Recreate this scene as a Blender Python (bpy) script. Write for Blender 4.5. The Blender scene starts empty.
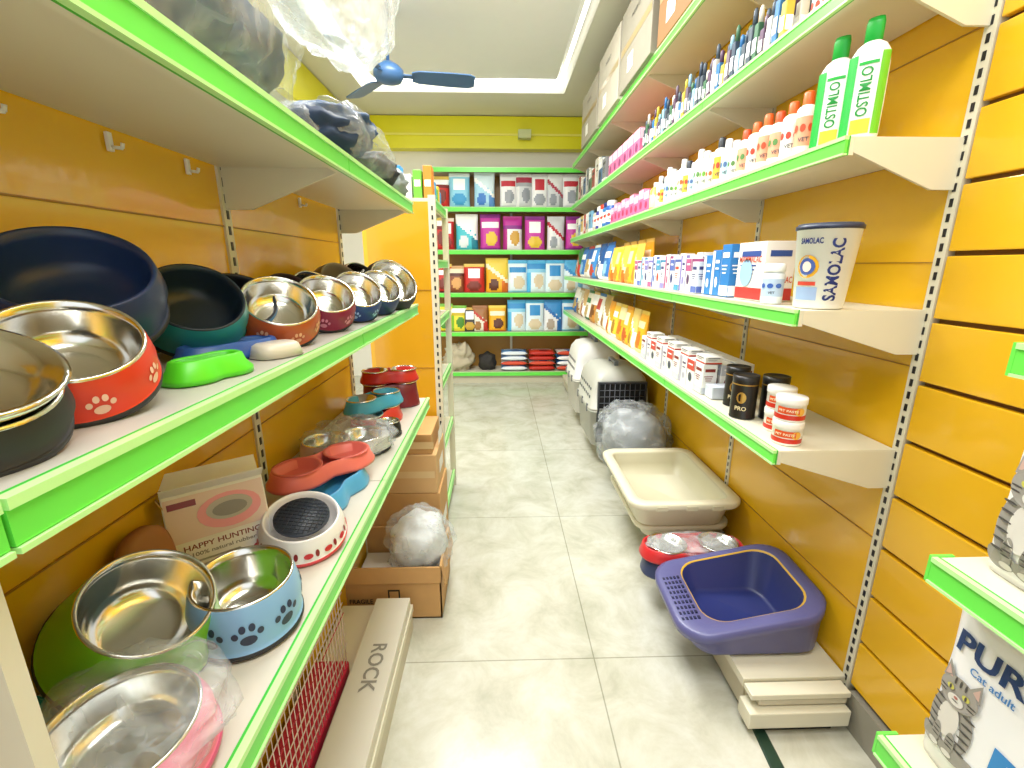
import bpy, bmesh, math, random
from mathutils import Vector, Matrix, noise
random.seed(7)
sc=bpy.context.scene
R=math.radians
def lin(h):
    h=h.lstrip('#'); o=[]
    for i in (0,2,4):
        c=int(h[i:i+2],16)/255
        o.append(c/12.92 if c<=.04045 else ((c+.055)/1.055)**2.4)
    return (*o,1)
_m={}
def mat(hexc,rough=.45,metal=0,kind='paint',var=.06,scale=9,bump=0,coat=0,emis=0):
    k=(hexc,rough,metal,kind,emis)
    if k in _m: return _m[k]
    m=bpy.data.materials.new(f"{kind}_{hexc.lstrip('#')}"); m.use_nodes=True
    nt=m.node_tree; b=nt.nodes['Principled BSDF']
    tc=nt.nodes.new('ShaderNodeTexCoord'); n=nt.nodes.new('ShaderNodeTexNoise')
    n.inputs['Scale'].default_value=scale; n.inputs['Detail'].default_value=3
    nt.links.new(tc.outputs['Object'],n.inputs['Vector'])
    mr=nt.nodes.new('ShaderNodeMapRange'); mr.inputs[3].default_value=1-var; mr.inputs[4].default_value=1+var
    nt.links.new(n.outputs['Fac'],mr.inputs[0])
    hs=nt.nodes.new('ShaderNodeHueSaturation'); hs.inputs['Color'].default_value=lin(hexc)
    nt.links.new(mr.outputs[0],hs.inputs['Value']); nt.links.new(hs.outputs[0],b.inputs['Base Color'])
    b.inputs['Roughness'].default_value=rough; b.inputs['Metallic'].default_value=metal
    if coat: b.inputs['Coat Weight'].default_value=coat
    if bump:
        bp=nt.nodes.new('ShaderNodeBump'); bp.inputs['Strength'].default_value=bump; bp.inputs['Distance'].default_value=.01
        nt.links.new(n.outputs['Fac'],bp.inputs['Height']); nt.links.new(bp.outputs[0],b.inputs['Normal'])
    if emis:
        b.inputs['Emission Color'].default_value=lin(hexc); b.inputs['Emission Strength'].default_value=emis
    _m[k]=m; return m
def P(h,rough=.35): return mat(h,rough,0,'plastic',var=.04)
def Pp(h): return mat(h,.5,0,'print',var=.05)
STEEL=mat('#e2e0da',.17,1.0,'steel',var=.03)
RUB=mat('#2a2b2f',.6,0,'rubber')
CREAM=mat('#dcd7c0',.4,0,'enamel',var=.03)
CREAM2=mat('#c9c2ab',.45,0,'enamel_dark',var=.05)
GREEN=mat('#6be552',.3,0,'price_strip',var=.05)
GREENL=mat('#bdf5a2',.3,0,'price_strip_edge',var=.05)
GREEND=mat('#3cb83a',.4,0,'price_strip_groove',var=.05)
BLACK=mat('#16171a',.4,0,'black')
WHITE=mat('#f0efea',.4,0,'white')
CARD=mat('#c89c64',.75,0,'cardboard',var=.08,scale=20)
GROOVE=mat('#a8770c',.5,0,'groove')
def orange(name,hexc='#e9b51d'):
    return mat(hexc,.2,0,name,var=.1,scale=2.2,coat=.3)
ORANGE=orange('laminate')
def plastic_clear(name='clear_film',lo=.1,hi=.42,col=(.85,.89,.91,1)):
    m=bpy.data.materials.new(name); m.use_nodes=True; nt=m.node_tree
    for n in list(nt.nodes): nt.nodes.remove(n)
    o=nt.nodes.new('ShaderNodeOutputMaterial'); mx=nt.nodes.new('ShaderNodeMixShader')
    tr=nt.nodes.new('ShaderNodeBsdfTransparent'); tr.inputs[0].default_value=(.95,.97,.98,1)
    pb=nt.nodes.new('ShaderNodeBsdfPrincipled'); pb.inputs['Base Color'].default_value=col; pb.inputs['Roughness'].default_value=.22
    tc=nt.nodes.new('ShaderNodeTexCoord'); nz=nt.nodes.new('ShaderNodeTexNoise'); nz.inputs['Scale'].default_value=9; nz.inputs['Detail'].default_value=3; nz.inputs['Distortion'].default_value=2
    nt.links.new(tc.outputs['Object'],nz.inputs['Vector'])
    bp=nt.nodes.new('ShaderNodeBump'); bp.inputs['Strength'].default_value=.45; bp.inputs['Distance'].default_value=.02
    nt.links.new(nz.outputs['Fac'],bp.inputs['Height']); nt.links.new(bp.outputs[0],pb.inputs['Normal'])
    mr=nt.nodes.new('ShaderNodeMapRange'); mr.inputs[1].default_value=.35; mr.inputs[2].default_value=.75; mr.inputs[3].default_value=lo; mr.inputs[4].default_value=hi
    nt.links.new(nz.outputs['Fac'],mr.inputs[0]); nt.links.new(mr.outputs[0],mx.inputs[0])
    nt.links.new(tr.outputs[0],mx.inputs[1]); nt.links.new(pb.outputs[0],mx.inputs[2]); nt.links.new(mx.outputs[0],o.inputs[0])
    return m
FILM=plastic_clear()
FILM2=plastic_clear('milky_film',.3,.7,(.9,.93,.94,1))

_txt={}
def text_data(s,bold=.015):
    if (s,bold) in _txt: return _txt[(s,bold)]
    cu=bpy.data.curves.new('t','FONT'); cu.body=s; cu.size=1; cu.resolution_u=3; cu.offset=bold
    ob=bpy.data.objects.new('t',cu); sc.collection.objects.link(ob)
    dg=bpy.context.evaluated_depsgraph_get(); me=ob.evaluated_get(dg).to_mesh()
    v=[tuple(x.co) for x in me.vertices]; f=[tuple(p.vertices) for p in me.polygons]
    bpy.data.objects.remove(ob); bpy.data.curves.remove(cu)
    w=max([a[0] for a in v] or [1])
    _txt[(s,bold)]=(v,f,w); return _txt[(s,bold)]
I4=Matrix.Identity(4)
def T(x,y,z): return Matrix.Translation((x,y,z))
def frame(o,X,Y,Z):
    return Matrix(((X[0],Y[0],Z[0],o[0]),(X[1],Y[1],Z[1],o[1]),(X[2],Y[2],Z[2],o[2]),(0,0,0,1)))
def FNX(x,y,z): return frame((x,y,z),(0,-1,0),(0,0,1),(-1,0,0))
def FNY(x,y,z): return frame((x,y,z),(1,0,0),(0,0,1),(0,-1,0))
def FPX(x,y,z): return frame((x,y,z),(0,1,0),(0,0,1),(1,0,0))
def RZ(a): return Matrix.Rotation(R(a),4,'Z')
def RX(a): return Matrix.Rotation(R(a),4,'X')
def RY(a): return Matrix.Rotation(R(a),4,'Y')
def lean(x,y,z,tilt,dirdeg,Rr):
    d=Vector((math.cos(R(dirdeg)),math.sin(R(dirdeg)),0)); ax=Vector((0,0,1)).cross(d)
    return T(x,y,z)@T(*(d*Rr))@Matrix.Rotation(R(tilt),4,ax)@T(*(-d*Rr))
class MB:
    def __init__(s,name): s.n=name; s.v=[]; s.f=[]; s.mi=[]; s.sm=[]; s.mats=[]
    def slot(s,m):
        if m not in s.mats: s.mats.append(m)
        return s.mats.index(m)
    def add(s,v,f,m,M=I4,smooth=False):
        o=len(s.v); s.v+= [tuple(M@Vector(a)) for a in v]
        if isinstance(m,list): ms=[s.slot(x) for x in m]
        else: ms=[s.slot(m)]*len(f)
        for i,q in enumerate(f):
            s.f.append(tuple(o+a for a in q)); s.mi.append(ms[i]); s.sm.append(smooth)
    def box(s,x0,x1,y0,y1,z0,z1,m,M=I4,bv=0):
        if bv<=0:
            v=[(x,y,z) for x in (x0,x1) for y in (y0,y1) for z in (z0,z1)]
            f=[(0,1,3,2),(4,6,7,5),(0,4,5,1),(2,3,7,6),(0,2,6,4),(1,5,7,3)]
            s.add(v,f,m,M); return
        bm=bmesh.new(); bmesh.ops.create_cube(bm,size=1)
        for q in bm.verts: q.co=Vector(((x0+x1)/2+q.co.x*(x1-x0),(y0+y1)/2+q.co.y*(y1-y0),(z0+z1)/2+q.co.z*(z1-z0)))
        bmesh.ops.bevel(bm,geom=list(bm.edges),offset=bv,segments=2,affect='EDGES',profile=.5)
        bm.verts.index_update()
        s.add([tuple(q.co) for q in bm.verts],[tuple(a.index for a in q.verts) for q in bm.faces],m,M); bm.free()
    def loft(s,rings,m,M=I4,smooth=True,cap0=False,cap1=False,closed=True):
        n=len(rings[0]); v=[p for r in rings for p in r]; f=[]; ml=[]
        for i in range(len(rings)-1):
            for j in range(n if closed else n-1):
                k=(j+1)%n; f.append((i*n+j,i*n+k,(i+1)*n+k,(i+1)*n+j)); ml.append(m[i] if isinstance(m,list) else m)
        if cap0: f.append(tuple(range(n))[::-1]); ml.append(m[0] if isinstance(m,list) else m)
        if cap1: f.append(tuple(range((len(rings)-1)*n,len(rings)*n))); ml.append(m[-1] if isinstance(m,list) else m)
        s.add(v,f,ml,M,smooth)
    def lathe(s,prof,m,M=I4,seg=32,sx=1,sy=1,cap0=True,cap1=True,smooth=True):
        rings=[[(max(r,1e-5)*math.cos(2*math.pi*j/seg)*sx,max(r,1e-5)*math.sin(2*math.pi*j/seg)*sy,z) for j in range(seg)] for r,z in prof]
        s.loft(rings,m,M,smooth,cap0,cap1)
    def rod(s,a,b,r,m,seg=6,M=I4):
        a=Vector(a); b=Vector(b); d=b-a; q=d.to_track_quat('Z','Y').to_matrix().to_4x4()
        s.lathe([(r,0),(r,d.length)],m,M@T(*a)@q,seg)
    def quad(s,w,h,m,M,cx=0,cy=0,off=.0012):
        s.add([(cx-w/2,cy-h/2,off),(cx+w/2,cy-h/2,off),(cx+w/2,cy+h/2,off),(cx-w/2,cy+h/2,off)],[(0,1,2,3)],m,M)
    def disc(s,rx,ry,m,M,cx=0,cy=0,off=.0012,n=20):
        s.add([(cx+rx*math.cos(2*math.pi*i/n),cy+ry*math.sin(2*math.pi*i/n),off) for i in range(n)],[tuple(range(n))],m,M)
    def text(s,t,size,m,M,cx=0,cy=0,off=.002,center=True,width=None,bold=.015):
        v,f,w=text_data(t,bold)
        if not v: return
        sx=size if width is None else width/w
        ox=cx-(w*sx/2 if center else 0)
        s.add([(ox+a[0]*sx,cy+a[1]*size,off) for a in v],f,m,M)
    def wrap(s,t,size,m,M,rf,a0,h0,vertical=False,off=.0008,width=None,bold=.015):
        v,f,w=text_data(t,bold); out=[]
        sx=size if width is None else width/w
        for a in v:
            tx=(a[0]-w/2)*sx; ty=(a[1]-.35)*size
            if vertical: tx,ty=-ty,tx
            h=h0+ty; r=rf(h)+off; an=a0+tx/r
            out.append((r*math.cos(an),r*math.sin(an),h))
        s.add(out,f,m,M)
    def wdisc(s,rx,ry,m,M,rf,a0,h0,off=.0008,n=14,rot=0):
        out=[]
        for i in range(n):
            c=rx*math.cos(2*math.pi*i/n); d=ry*math.sin(2*math.pi*i/n)
            tx=c*math.cos(rot)-d*math.sin(rot); ty=c*math.sin(rot)+d*math.cos(rot)
            h=h0+ty; r=rf(h)+off; an=a0+tx/r; out.append((r*math.cos(an),r*math.sin(an),h))
        s.add(out,[tuple(range(n))],m,M)
    def wrect(s,w,h,m,M,rf,a0,h0,off=.0006,n=8):
        v=[]
        for j in (0,1):
            for i in range(n+1):
                hh=h0-h/2+h*j; r=rf(hh)+off; an=a0-w/2/r+w/r*i/n; v.append((r*math.cos(an),r*math.sin(an),hh))
        s.add(v,[(i,i+1,n+2+i,n+1+i) for i in range(n)],m,M,True)
    def blob(s,c,sx,sy,sz,m,amp=.15,fr=2.5,seed=0,flat=None,nu=36,nv=22,M=I4,pw=1.0):
        rings=[]
        for i in range(nv+1):
            ph=math.pi*i/nv; ring=[]
            for j in range(nu):
                th=2*math.pi*j/nu
                d=Vector((math.sin(ph)*math.cos(th),math.sin(ph)*math.sin(th),-math.cos(ph)))
                if pw!=1: d=Vector([math.copysign(abs(q)**pw,q) for q in d])
                k=1+amp*noise.noise(d*fr+Vector((seed*3.1,seed,0)))*2+amp*.5*abs(noise.noise(d*fr*3+Vector((seed,5,0))))*2
                p=M.to_3x3()@(Vector((d.x*sx,d.y*sy,d.z*sz))*k)
                z=c[2]+p.z
                if flat is not None: z=max(z,flat+.0005*math.sin(th*3))
                ring.append((c[0]+p.x,c[1]+p.y,z))
            rings.append(ring)
        s.loft(rings,m,I4,True,True,True)
    def bag(s,M,w,h,t,zone,nu=10,nv=12,seed=0,seal=.06,ex=3,bz=None):
        vs=[];f=[];ml=[]
        def Z(u,v):
            pv=min(1,.25+v*5)**.6*max(0,(1-v/(1-seal)))**(.45 if ex==3 else .3) if v<1-seal else 0
            pu=max(0,1-abs(u)**ex)**.55
            wr=noise.noise(Vector((u*2.2,v*3,seed*1.7+1)))*.14
            return .0015+t/2*pu*pv*(1+wr)
        for side in (1,-1):
            for j in range(nv+1):
                v=j/nv
                for i in range(nu+1):
                    u=-1+2*i/nu
                    vs.append((u*w/2*(1-.04*math.sin(math.pi*v)),v*h,side*Z(u,v)))
        N=(nu+1)*(nv+1)
        for sd in (0,1):
            for j in range(nv):
                for i in range(nu):
                    a=sd*N+j*(nu+1)+i; q=(a,a+1,a+nu+2,a+nu+1)
                    f.append(q if sd==0 else q[::-1]); ml.append(zone(-1+2*(i+.5)/nu,(j+.5)/nv))
        for j in range(nv):
            a=j*(nu+1); f.append((a,a+nu+1,N+a+nu+1,N+a)); ml.append(zone(-1,(j+.5)/nv))
            a+=nu; f.append((a,N+a,N+a+nu+1,a+nu+1)); ml.append(zone(1,(j+.5)/nv))
        for i in range(nu): f.append((i,N+i,N+i+1,i+1)); ml.append(zone(0,.01))
        s.add(vs,f,ml,M,True)
        return lambda x,y: Z(max(-.999,min(.999,x/(w/2))),max(0,min(.999,y/h)))
    def build(s,parent=None):
        me=bpy.data.meshes.new(s.n)
        xs=[a[0] for a in s.v]; ys=[a[1] for a in s.v]; zs=[a[2] for a in s.v]
        o=Vector(((min(xs)+max(xs))/2,(min(ys)+max(ys))/2,min(zs)))
        me.from_pydata([tuple(Vector(a)-o) for a in s.v],[],s.f)
        for m in s.mats: me.materials.append(m)
        me.polygons.foreach_set('material_index',s.mi); me.polygons.foreach_set('use_smooth',s.sm); me.update()
        ob=bpy.data.objects.new(s.n,me); ob.location=o; sc.collection.objects.link(ob)
        return ob

# ---------------- ROOM ----------------
def floor_mat():
    m=bpy.data.materials.new('marble_tile'); m.use_nodes=True; nt=m.node_tree; b=nt.nodes['Principled BSDF']; L=nt.links.new
    g=nt.nodes.new('ShaderNodeNewGeometry'); mp=nt.nodes.new('ShaderNodeMapping'); mp.inputs['Location'].default_value=(-.36+5.2,-1.45+5.2,0)
    L(g.outputs['Position'],mp.inputs['Vector'])
    br=nt.nodes.new('ShaderNodeTexBrick'); br.offset=0; br.inputs['Scale'].default_value=1; br.inputs['Brick Width'].default_value=1.04; br.inputs['Row Height'].default_value=1.04
    br.inputs['Mortar Size'].default_value=.003; br.inputs['Mortar Smooth'].default_value=.3
    br.inputs['Color1'].default_value=lin('#d2d2c6'); br.inputs['Color2'].default_value=lin('#cbcbbe'); br.inputs['Mortar'].default_value=lin('#a6a698')
    L(mp.outputs[0],br.inputs['Vector'])
    n=nt.nodes.new('ShaderNodeTexNoise'); n.inputs['Scale'].default_value=4.5; n.inputs['Detail'].default_value=9; n.inputs['Roughness'].default_value=.68; n.inputs['Distortion'].default_value=.5
    L(g.outputs['Position'],n.inputs['Vector'])
    cr=nt.nodes.new('ShaderNodeValToRGB'); e=cr.color_ramp.elements; e[0].position=.3; e[0].color=lin('#cfcdbf'); e[1].position=.62; e[1].color=(1,1,1,1)
    k=cr.color_ramp.elements.new(.46); k.color=lin('#ebe9e0')
    L(n.outputs['Fac'],cr.inputs[0])
    mx=nt.nodes.new('ShaderNodeMix'); mx.data_type='RGBA'; mx.blend_type='MULTIPLY'; mx.inputs[0].default_value=.8
    L(br.outputs['Color'],mx.inputs[6]); L(cr.outputs[0],mx.inputs[7]); L(mx.outputs[2],b.inputs['Base Color'])
    b.inputs['Roughness'].default_value=.25
    return m
mb=MB('floor'); mb.box(-2.7,1.3,-1.5,6.35,-.1,0,floor_mat()); mb.build()
WALLM=mat('#e8e6da',.6,0,'wall_paint',var=.03,scale=3)
mb=MB('wall_back'); mb.box(-2.7,1.3,6.25,6.35,0,3.4,WALLM); mb.build()
mb=MB('wall_right'); mb.box(1.2,1.3,-1.5,6.25,0,3.4,WALLM); mb.build()
mb=MB('wall_left'); mb.box(-2.7,-2.6,-1.5,6.25,0,3.4,WALLM); mb.build()
CE=mat('#dfddcd',.6,0,'ceiling_paint',var=.02,scale=2)
PAN=mat('#f0f1ee',.5,0,'ceiling_panel',var=.02)
mb=MB('ceiling')
hx0,hx1,hy0,hy1=-1.35,.70,1.2,5.35
mb.box(-2.7,1.3,-1.5,hy0,3.2,3.4,CE); mb.box(-2.7,1.3,hy1,6.35,3.2,3.4,CE)
mb.box(-2.7,hx0,hy0,hy1,3.2,3.4,CE); mb.box(hx1,1.3,hy0,hy1,3.2,3.4,CE)
mb.box(-2.7,1.3,-1.5,6.35,3.4,3.5,CE)
mb.box(hx0+.13,hx1-.1,hy0+.13,hy1-.17,3.27,3.31,PAN)
mb.box(hx0+.2,hx1-.17,hy0+.2,hy1-.25,3.31,3.4,PAN)
mb.build()
COVE=mat('#ffffff',.5,0,'cove_led',emis=6)
mb=MB('cove_light_strip')
for a in [(hx0+.03,hx1-.03,hy1-.09,hy1-.04),(hx0+.03,hx0+.08,hy0+.02,hy1-.11)]:
    mb.box(a[0],a[1],a[2],a[3],3.28,3.31,COVE)
mb.box(hx1-.06,hx1-.03,hy0+.02,hy1-.11,3.29,3.31,mat('#ffffff',.5,0,'cove_led_dim',emis=2.2))
mb.build()
YEL=mat('#e6e014',.4,0,'beam_paint',var=.04,scale=3)
mb=MB('trim_1'); mb.box(-1.7,1.15,6.08,6.25,2.84,3.19,YEL); mb.box(-1.7,1.15,6.06,6.08,2.98,3.0,mat('#efe96a',.4))
mb.box(-1.78,-1.7,3.2,6.25,2.84,3.19,YEL); mb.build()
mb=MB('trim_2'); mb.box(.25,.4,5.95,6.06,2.93,3.02,mat('#c9cf9a',.5)); mb.build()

# ---------------- shelving ----------------
def strip(mb,x,y0,y1,ztop,sgn,h=.042):
    mb.box(min(x,x+sgn*.004),max(x,x+sgn*.004),y0,y1,ztop-h,ztop+.002,GREEND)
    a=[x+sgn*.005,x+sgn*.012]; mb.box(min(a),max(a),y0,y1,ztop-h+.006,ztop-.007,GREEN)
    a=[x+sgn*.004,x+sgn*.015]; mb.box(min(a),max(a),y0,y1,ztop-.007,ztop+.002,GREENL); mb.box(min(a),max(a),y0,y1,ztop-h,ztop-h+.005,GREENL)
def xbracket(mb,xf,xb,y,ztop,m,th=.004,hb=.12,hf=.035):
    d=1 if xb>xf else -1
    pts=[(xf+d*.01,ztop-.004),(xb,ztop-.004),(xb,ztop-hb),(xb-d*.06,ztop-hb),(xf+d*.01,ztop-hf)]
    v=[(p[0],y+k*th,p[1]) for k in (-1,1) for p in pts]; n=len(pts)
    f=[tuple(range(n)),tuple(range(n,2*n))[::-1]]+[(i,(i+1)%n,n+(i+1)%n,n+i) for i in range(n)]
    mb.add(v,f,m)
def xshelf(mb,xf,xb,ys,ztop,deck=CREAM,th=.028):
    sg=-1 if xb>xf else 1
    for a,b in zip(ys[:-1],ys[1:]):
        mb.box(min(xf,xb),max(xf,xb),a+.002,b-.002,ztop-th,ztop,deck)
        lo=sorted([xf-sg*.012,xf]); mb.box(lo[0],lo[1],a+.002,b-.002,ztop-.042,ztop-th,deck)
        strip(mb,xf,a+.002,b-.002,ztop,sg)
    for y in ys:
        xbracket(mb,xf,xb,min(max(y,ys[0]+.005),ys[-1]-.005),ztop-.0,deck)
def post(mb,x,y,z0,z1,sg,w=.03,d=.03):
    mb.box(min(x,x-sg*d),max(x,x-sg*d),y-w/2,y+w/2,z0,z1,CREAM)
    z=z0+.03
    while z<z1-.03:
        a=sorted([x+sg*.0015,x-sg*.004]); mb.box(a[0],a[1],y-.0045,y+.0045,z,z+.02,BLACK); z+=.036
RY_=[1.205,2.1,3.0,3.9,4.8,5.6]
XB=1.145
ZA,ZB,ZC,ZD,ZE=1.777,1.357,.957,2.132,2.572
mb=MB('gondola_shelving')
for z,xf in ((ZC-.002,.8),(ZB-.002,.8),(ZA-.002,.86),(ZD-.002,.86),(ZE-.002,.86)):
    xshelf(mb,xf,XB,RY_,z)
mb.box(.8,XB,1.205,5.6,.12,.15,CREAM); mb.box(.815,.83,1.22,5.6,.02,.12,CREAM2)
for y in RY_: mb.box(.82,XB,max(y-.015,1.205),min(y+.015,5.6),0.0,.12,CREAM2)
for y in RY_: post(mb,XB,y-(.0 if y<5 else .02),.0,2.95,-1)
mb.box(XB+.006,XB+.03,1.22,5.6,0,2.95,ORANGE)
for z in (.4,.66,.93,1.2,1.48,1.75,2.02,2.3,2.6): mb.box(XB+.003,XB+.006,1.22,5.6,z-.003,z,GROOVE)
mb.build()
mb=MB('shelf_base_panel')
mb.box(.80,1.125,1.15,1.2,.122,.142,CREAM,bv=.003); mb.box(.83,1.12,1.155,1.2,.095,.118,CREAM2,bv=.003); mb.box(.79,1.12,1.13,1.2,.03,.09,CREAM,bv=.004)
mb.box(.84,1.08,1.15,1.2,.0,.03,BLACK)
mb.build()
mb=MB('slatwall_panel')
z=.14
while z<2.95:
    mb.box(XB,XB+.02,-1.0,1.185,z+.006,z+.164,ORANGE,bv=.003); z+=.17
mb.box(XB+.02,XB+.035,-1.0,1.185,.1,3.0,mat('#7a5208',.6,0,'groove_back'))
mb.box(XB-.012,XB+.035,-1.0,1.17,0,.13,mat('#8f8b7e',.5,0,'plinth'))
mb.build()
mb=MB('wall_shelf')
for z,ye in ((.52,.725),(.955,.71),(1.355,.668),(1.775,.66)):
    xf=.8
    mb.box(xf,XB-.003,-.6,ye,z-.028,z,CREAM); strip(mb,xf,-.6,ye,z,-1,.05)
    mb.box(xf-.012,xf+.03,ye+.0005,ye+.007,z-.05,z+.002,GREEN)
    xbracket(mb,xf+.02,XB-.003,ye-.01,z,CREAM)
mb.build()
XL=-.36; XLB=-.645
LY=[-.5,.30,1.185,2.02]
mb=MB('gondola_shelving')
DK=mat('#bcbab0',.4,0,'shelf_deck',var=.05)
ZM=1.312; ZL=.892
xshelf(mb,XL,XLB,LY,1.72); xshelf(mb,XL,XLB,LY,ZM-.002,DK); xshelf(mb,-.33,XLB,LY[1:],.89,mat('#cfcabc',.4,0,'shelf_deck2',var=.05))
mb.box(XLB,XL,.3,1.62,.09,.12,CREAM); mb.box(XL-.02,XL-.005,.3,1.62,0,.09,CREAM2)
for y in LY: post(mb,XLB,y-(.016 if y>2 else 0),0,1.76,1)
mb.box(XLB-.03,XLB-.006,-.5,2.005,.0,1.74,orange('laminate2','#e6b31c'))
for z in (.45,.75,1.05,1.36,1.56): mb.box(XLB-.006,XLB-.003,-.5,2.0,z,z+.003,GROOVE)
mb.box(XLB,XL-.005,.285,.3,.0,1.26,mat('#d8d5c4',.45,0,'side_panel',var=.03))
for y in (.55,.67,.86,1.06,1.38,1.62):
    mb.box(XLB-.003,XLB+.004,y-.005,y+.005,1.655,1.685,WHITE,bv=.0015); mb.rod((XLB+.003,y,1.662),(XLB+.02,y,1.66),.003,WHITE); mb.rod((XLB+.02,y,1.66),(XLB+.022,y,1.668),.003,WHITE)
mb.build()
mb=MB('gondola_shelving')
Y0,Y1=2.37,2.95
mb.box(-.64,-.335,Y0,Y0+.02,0,1.77,orange('laminate3','#dba322'))
mb.box(-.335,-.30,Y0,Y0+.03,0,1.80,CREAM)
z=.05
while z<1.75: mb.box(-.32,-.312,Y0-.002,Y0+.004,z,z+.02,BLACK); z+=.042
mb.box(-.335,-.30,Y1-.03,Y1,0,1.80,CREAM)
for z in (.12,.5,.86,1.2,1.5,1.79): xshelf(mb,-.32,-.64,[Y0+.0305,Y1-.0305],z)
for z in (.55,.95,1.35): mb.box(-.64,-.335,Y0-.003,Y0,z,z+.004,GROOVE)
mb.box(-.66,-.64,Y0,Y1,0,1.79,ORANGE)
mb.build()
mb=MB('gondola_shelving')
BZ=(.15,.664,1.147,1.655,2.14,2.57); BY=5.77; BB=6.15; BX0,BX1=-.8,1.13
for z in BZ:
    mb.box(BX0,BX1,BY,BB,z-.028,z,CREAM); mb.box(BX0,BX1,BY-.01,BY-.001,z-.05,z+.003,GREEN); mb.box(BX0,BX1,BY-.013,BY-.01,z-.004,z+.003,GREENL)
mb.box(BX0,BX1,BB,BB+.02,0,2.62,mat('#a87a2a',.4,0,'laminate_back'))
for x in (BX0+.015,.17,BX1-.015): mb.box(x-.015,x+.015,BB-.02,BB,0,2.6,CREAM)
mb.box(BX0,BX1,BY+.03,BY+.045,0,.12,CREAM2); mb.build()
mb=MB('floor_cable_cover')
mb.add([(.80,.85,.004),(.84,.85,.004),(.86,1.2,.004),(.83,1.2,.004),(.795,.85,0),(.845,.85,0),(.865,1.205,0),(.825,1.205,0)],[(0,1,2,3),(4,5,1,0),(5,6,2,1),(6,7,3,2),(7,4,0,3)],mat('#1f3b2c',.4,0,'rubber_green')); mb.build()

# ---------------- bowls ----------------
def bowl(name,M,Rr,H,outer,inner=STEEL,tr=.82,paw=None,pa=(-60,),rub=RUB,build=True,mb=None):
    own=mb is None
    if own: mb=MB(name)
    o=outer
    prof=[(Rr*.92,0),(Rr*1.0,.003),(Rr*1.0,.010),(Rr*.985,.0105),(Rr*.965,H*.22),(Rr*(tr+.10),H*.6),(Rr*(tr+.03),H*.9),(Rr*tr,H),
          (Rr*tr*.985,H+.003),(Rr*tr*.94,H+.002),(Rr*tr*.91,H*.85),(Rr*tr*.84,H*.45),(Rr*tr*.72,H*.24),(Rr*tr*.5,H*.17),(0.001,H*.16)]
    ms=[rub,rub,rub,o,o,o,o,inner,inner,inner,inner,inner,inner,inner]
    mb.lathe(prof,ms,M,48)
    def rf(h):
        pts=[(.0105,Rr*.985),(H*.22,Rr*.965),(H*.6,Rr*(tr+.10)),(H*.9,Rr*(tr+.03)),(H,Rr*tr)]
        for (h0,r0),(h1,r1) in zip(pts[:-1],pts[1:]):
            if h<=h1: return r0+(r1-r0)*(h-h0)/(h1-h0)
        return pts[-1][1]
    if paw:
        for a in pa:
            a=R(a); s=H*.17; h=H*.45
            mb.wdisc(s*.75,s*.6,paw,M,rf,a,h-s*.3)
            for dx,dy in ((-1.1,.5),(-.42,1.15),(.42,1.15),(1.1,.5)): mb.wdisc(s*.3,s*.42,paw,M,rf,a+dx*s/Rr,h+dy*s)
    if own: return mb.build()
def peanut(L,W,z,k=.22,n=48,off=0):
    out=[]
    for i in range(n):
        a=2*math.pi*i/n; c=math.cos(a); s_=math.sin(a)
        x=math.copysign(abs(c)**.75,c)*(L/2-off); y=math.copysign(abs(s_)**.75,s_)*(W/2-off)*(1-k*math.exp(-(x/(L*.13))**2)); out.append((x,y,z))
    return out
def double_bowl(name,M,L,W,H,m,inner=None,steel=True,k=.25,mb=None):
    own=mb is None
    if own: mb=MB(name)
    rings=[peanut(L,W,0,k),peanut(L,W,.008,k),peanut(L,W,H*.6,k,off=.008),peanut(L,W,H,k,off=.012),peanut(L,W,H+.002,k,off=.016),peanut(L,W,H,k,off=.02),peanut(L,W,H*.35,k,off=.028)]
    mb.loft(rings,[m]*3+[m]*2+[inner or m],M,True,True,True)
    if steel:
        for sx in (-1,1):
            r=W*.40
            mb.lathe([(r*1.04,H+.001),(r*1.04,H+.005),(r*.95,H+.005),(r*.85,H*.6),(r*.6,H*.42),(0,H*.4)],STEEL,M@T(sx*L*.245,0,0),30,cap0=False,cap1=True)
    if own: return mb.build()
NAVY=P('#1a2f5e'); RED=P('#dd3c22'); TEAL=P('#2c8f97'); COP=mat('#b8572a',.3,0,'plastic'); MAR=P('#8a1a40'); LBLUE=P('#86b4dd'); PINK=P('#f07a9c'); LIME=P('#7fcc2c')
W_=mat('#ffffff',.5,0,'print'); LG=P('#d6cfc2')
bowl('pet_bowl',T(-.575,.655,ZM),.066,.048,BLACK,BLACK,.88)
bowl('pet_bowl',lean(-.575,.655,ZM+.051,36,-50,.075),.098,.075,NAVY,P('#1d3566'),.9)
mb=MB('pet_bowl')
M0=lean(-.462,.372,ZM,26,-22,.06)
bowl('',M0,.078,.045,RUB,STEEL,.9,mb=mb); mb.lathe([(.068,.042),(.074,.052),(.069,.053),(.06,.03),(.045,.022),(0,.021)],STEEL,M0@T(0,0,.01),40,cap0=False)
mb.build()
bowl('pet_bowl',lean(-.477,.515,ZM,33,-45,.068),.079,.056,RED,STEEL,.84,paw=mat('#f3c9b8',.5),pa=(-85,-35,15))
bowl('pet_bowl',lean(-.585,.455,ZM,30,-30,.05),.055,.05,P('#5a1030'),STEEL,.85)
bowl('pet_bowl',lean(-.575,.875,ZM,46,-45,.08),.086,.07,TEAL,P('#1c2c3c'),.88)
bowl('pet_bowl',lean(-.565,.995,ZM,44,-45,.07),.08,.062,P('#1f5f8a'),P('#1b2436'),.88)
double_bowl('double_pet_bowl',T(-.475,.82,ZM)@RZ(62),.19,.09,.028,P('#2d5aa8'),P('#24549a'),False)
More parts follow.
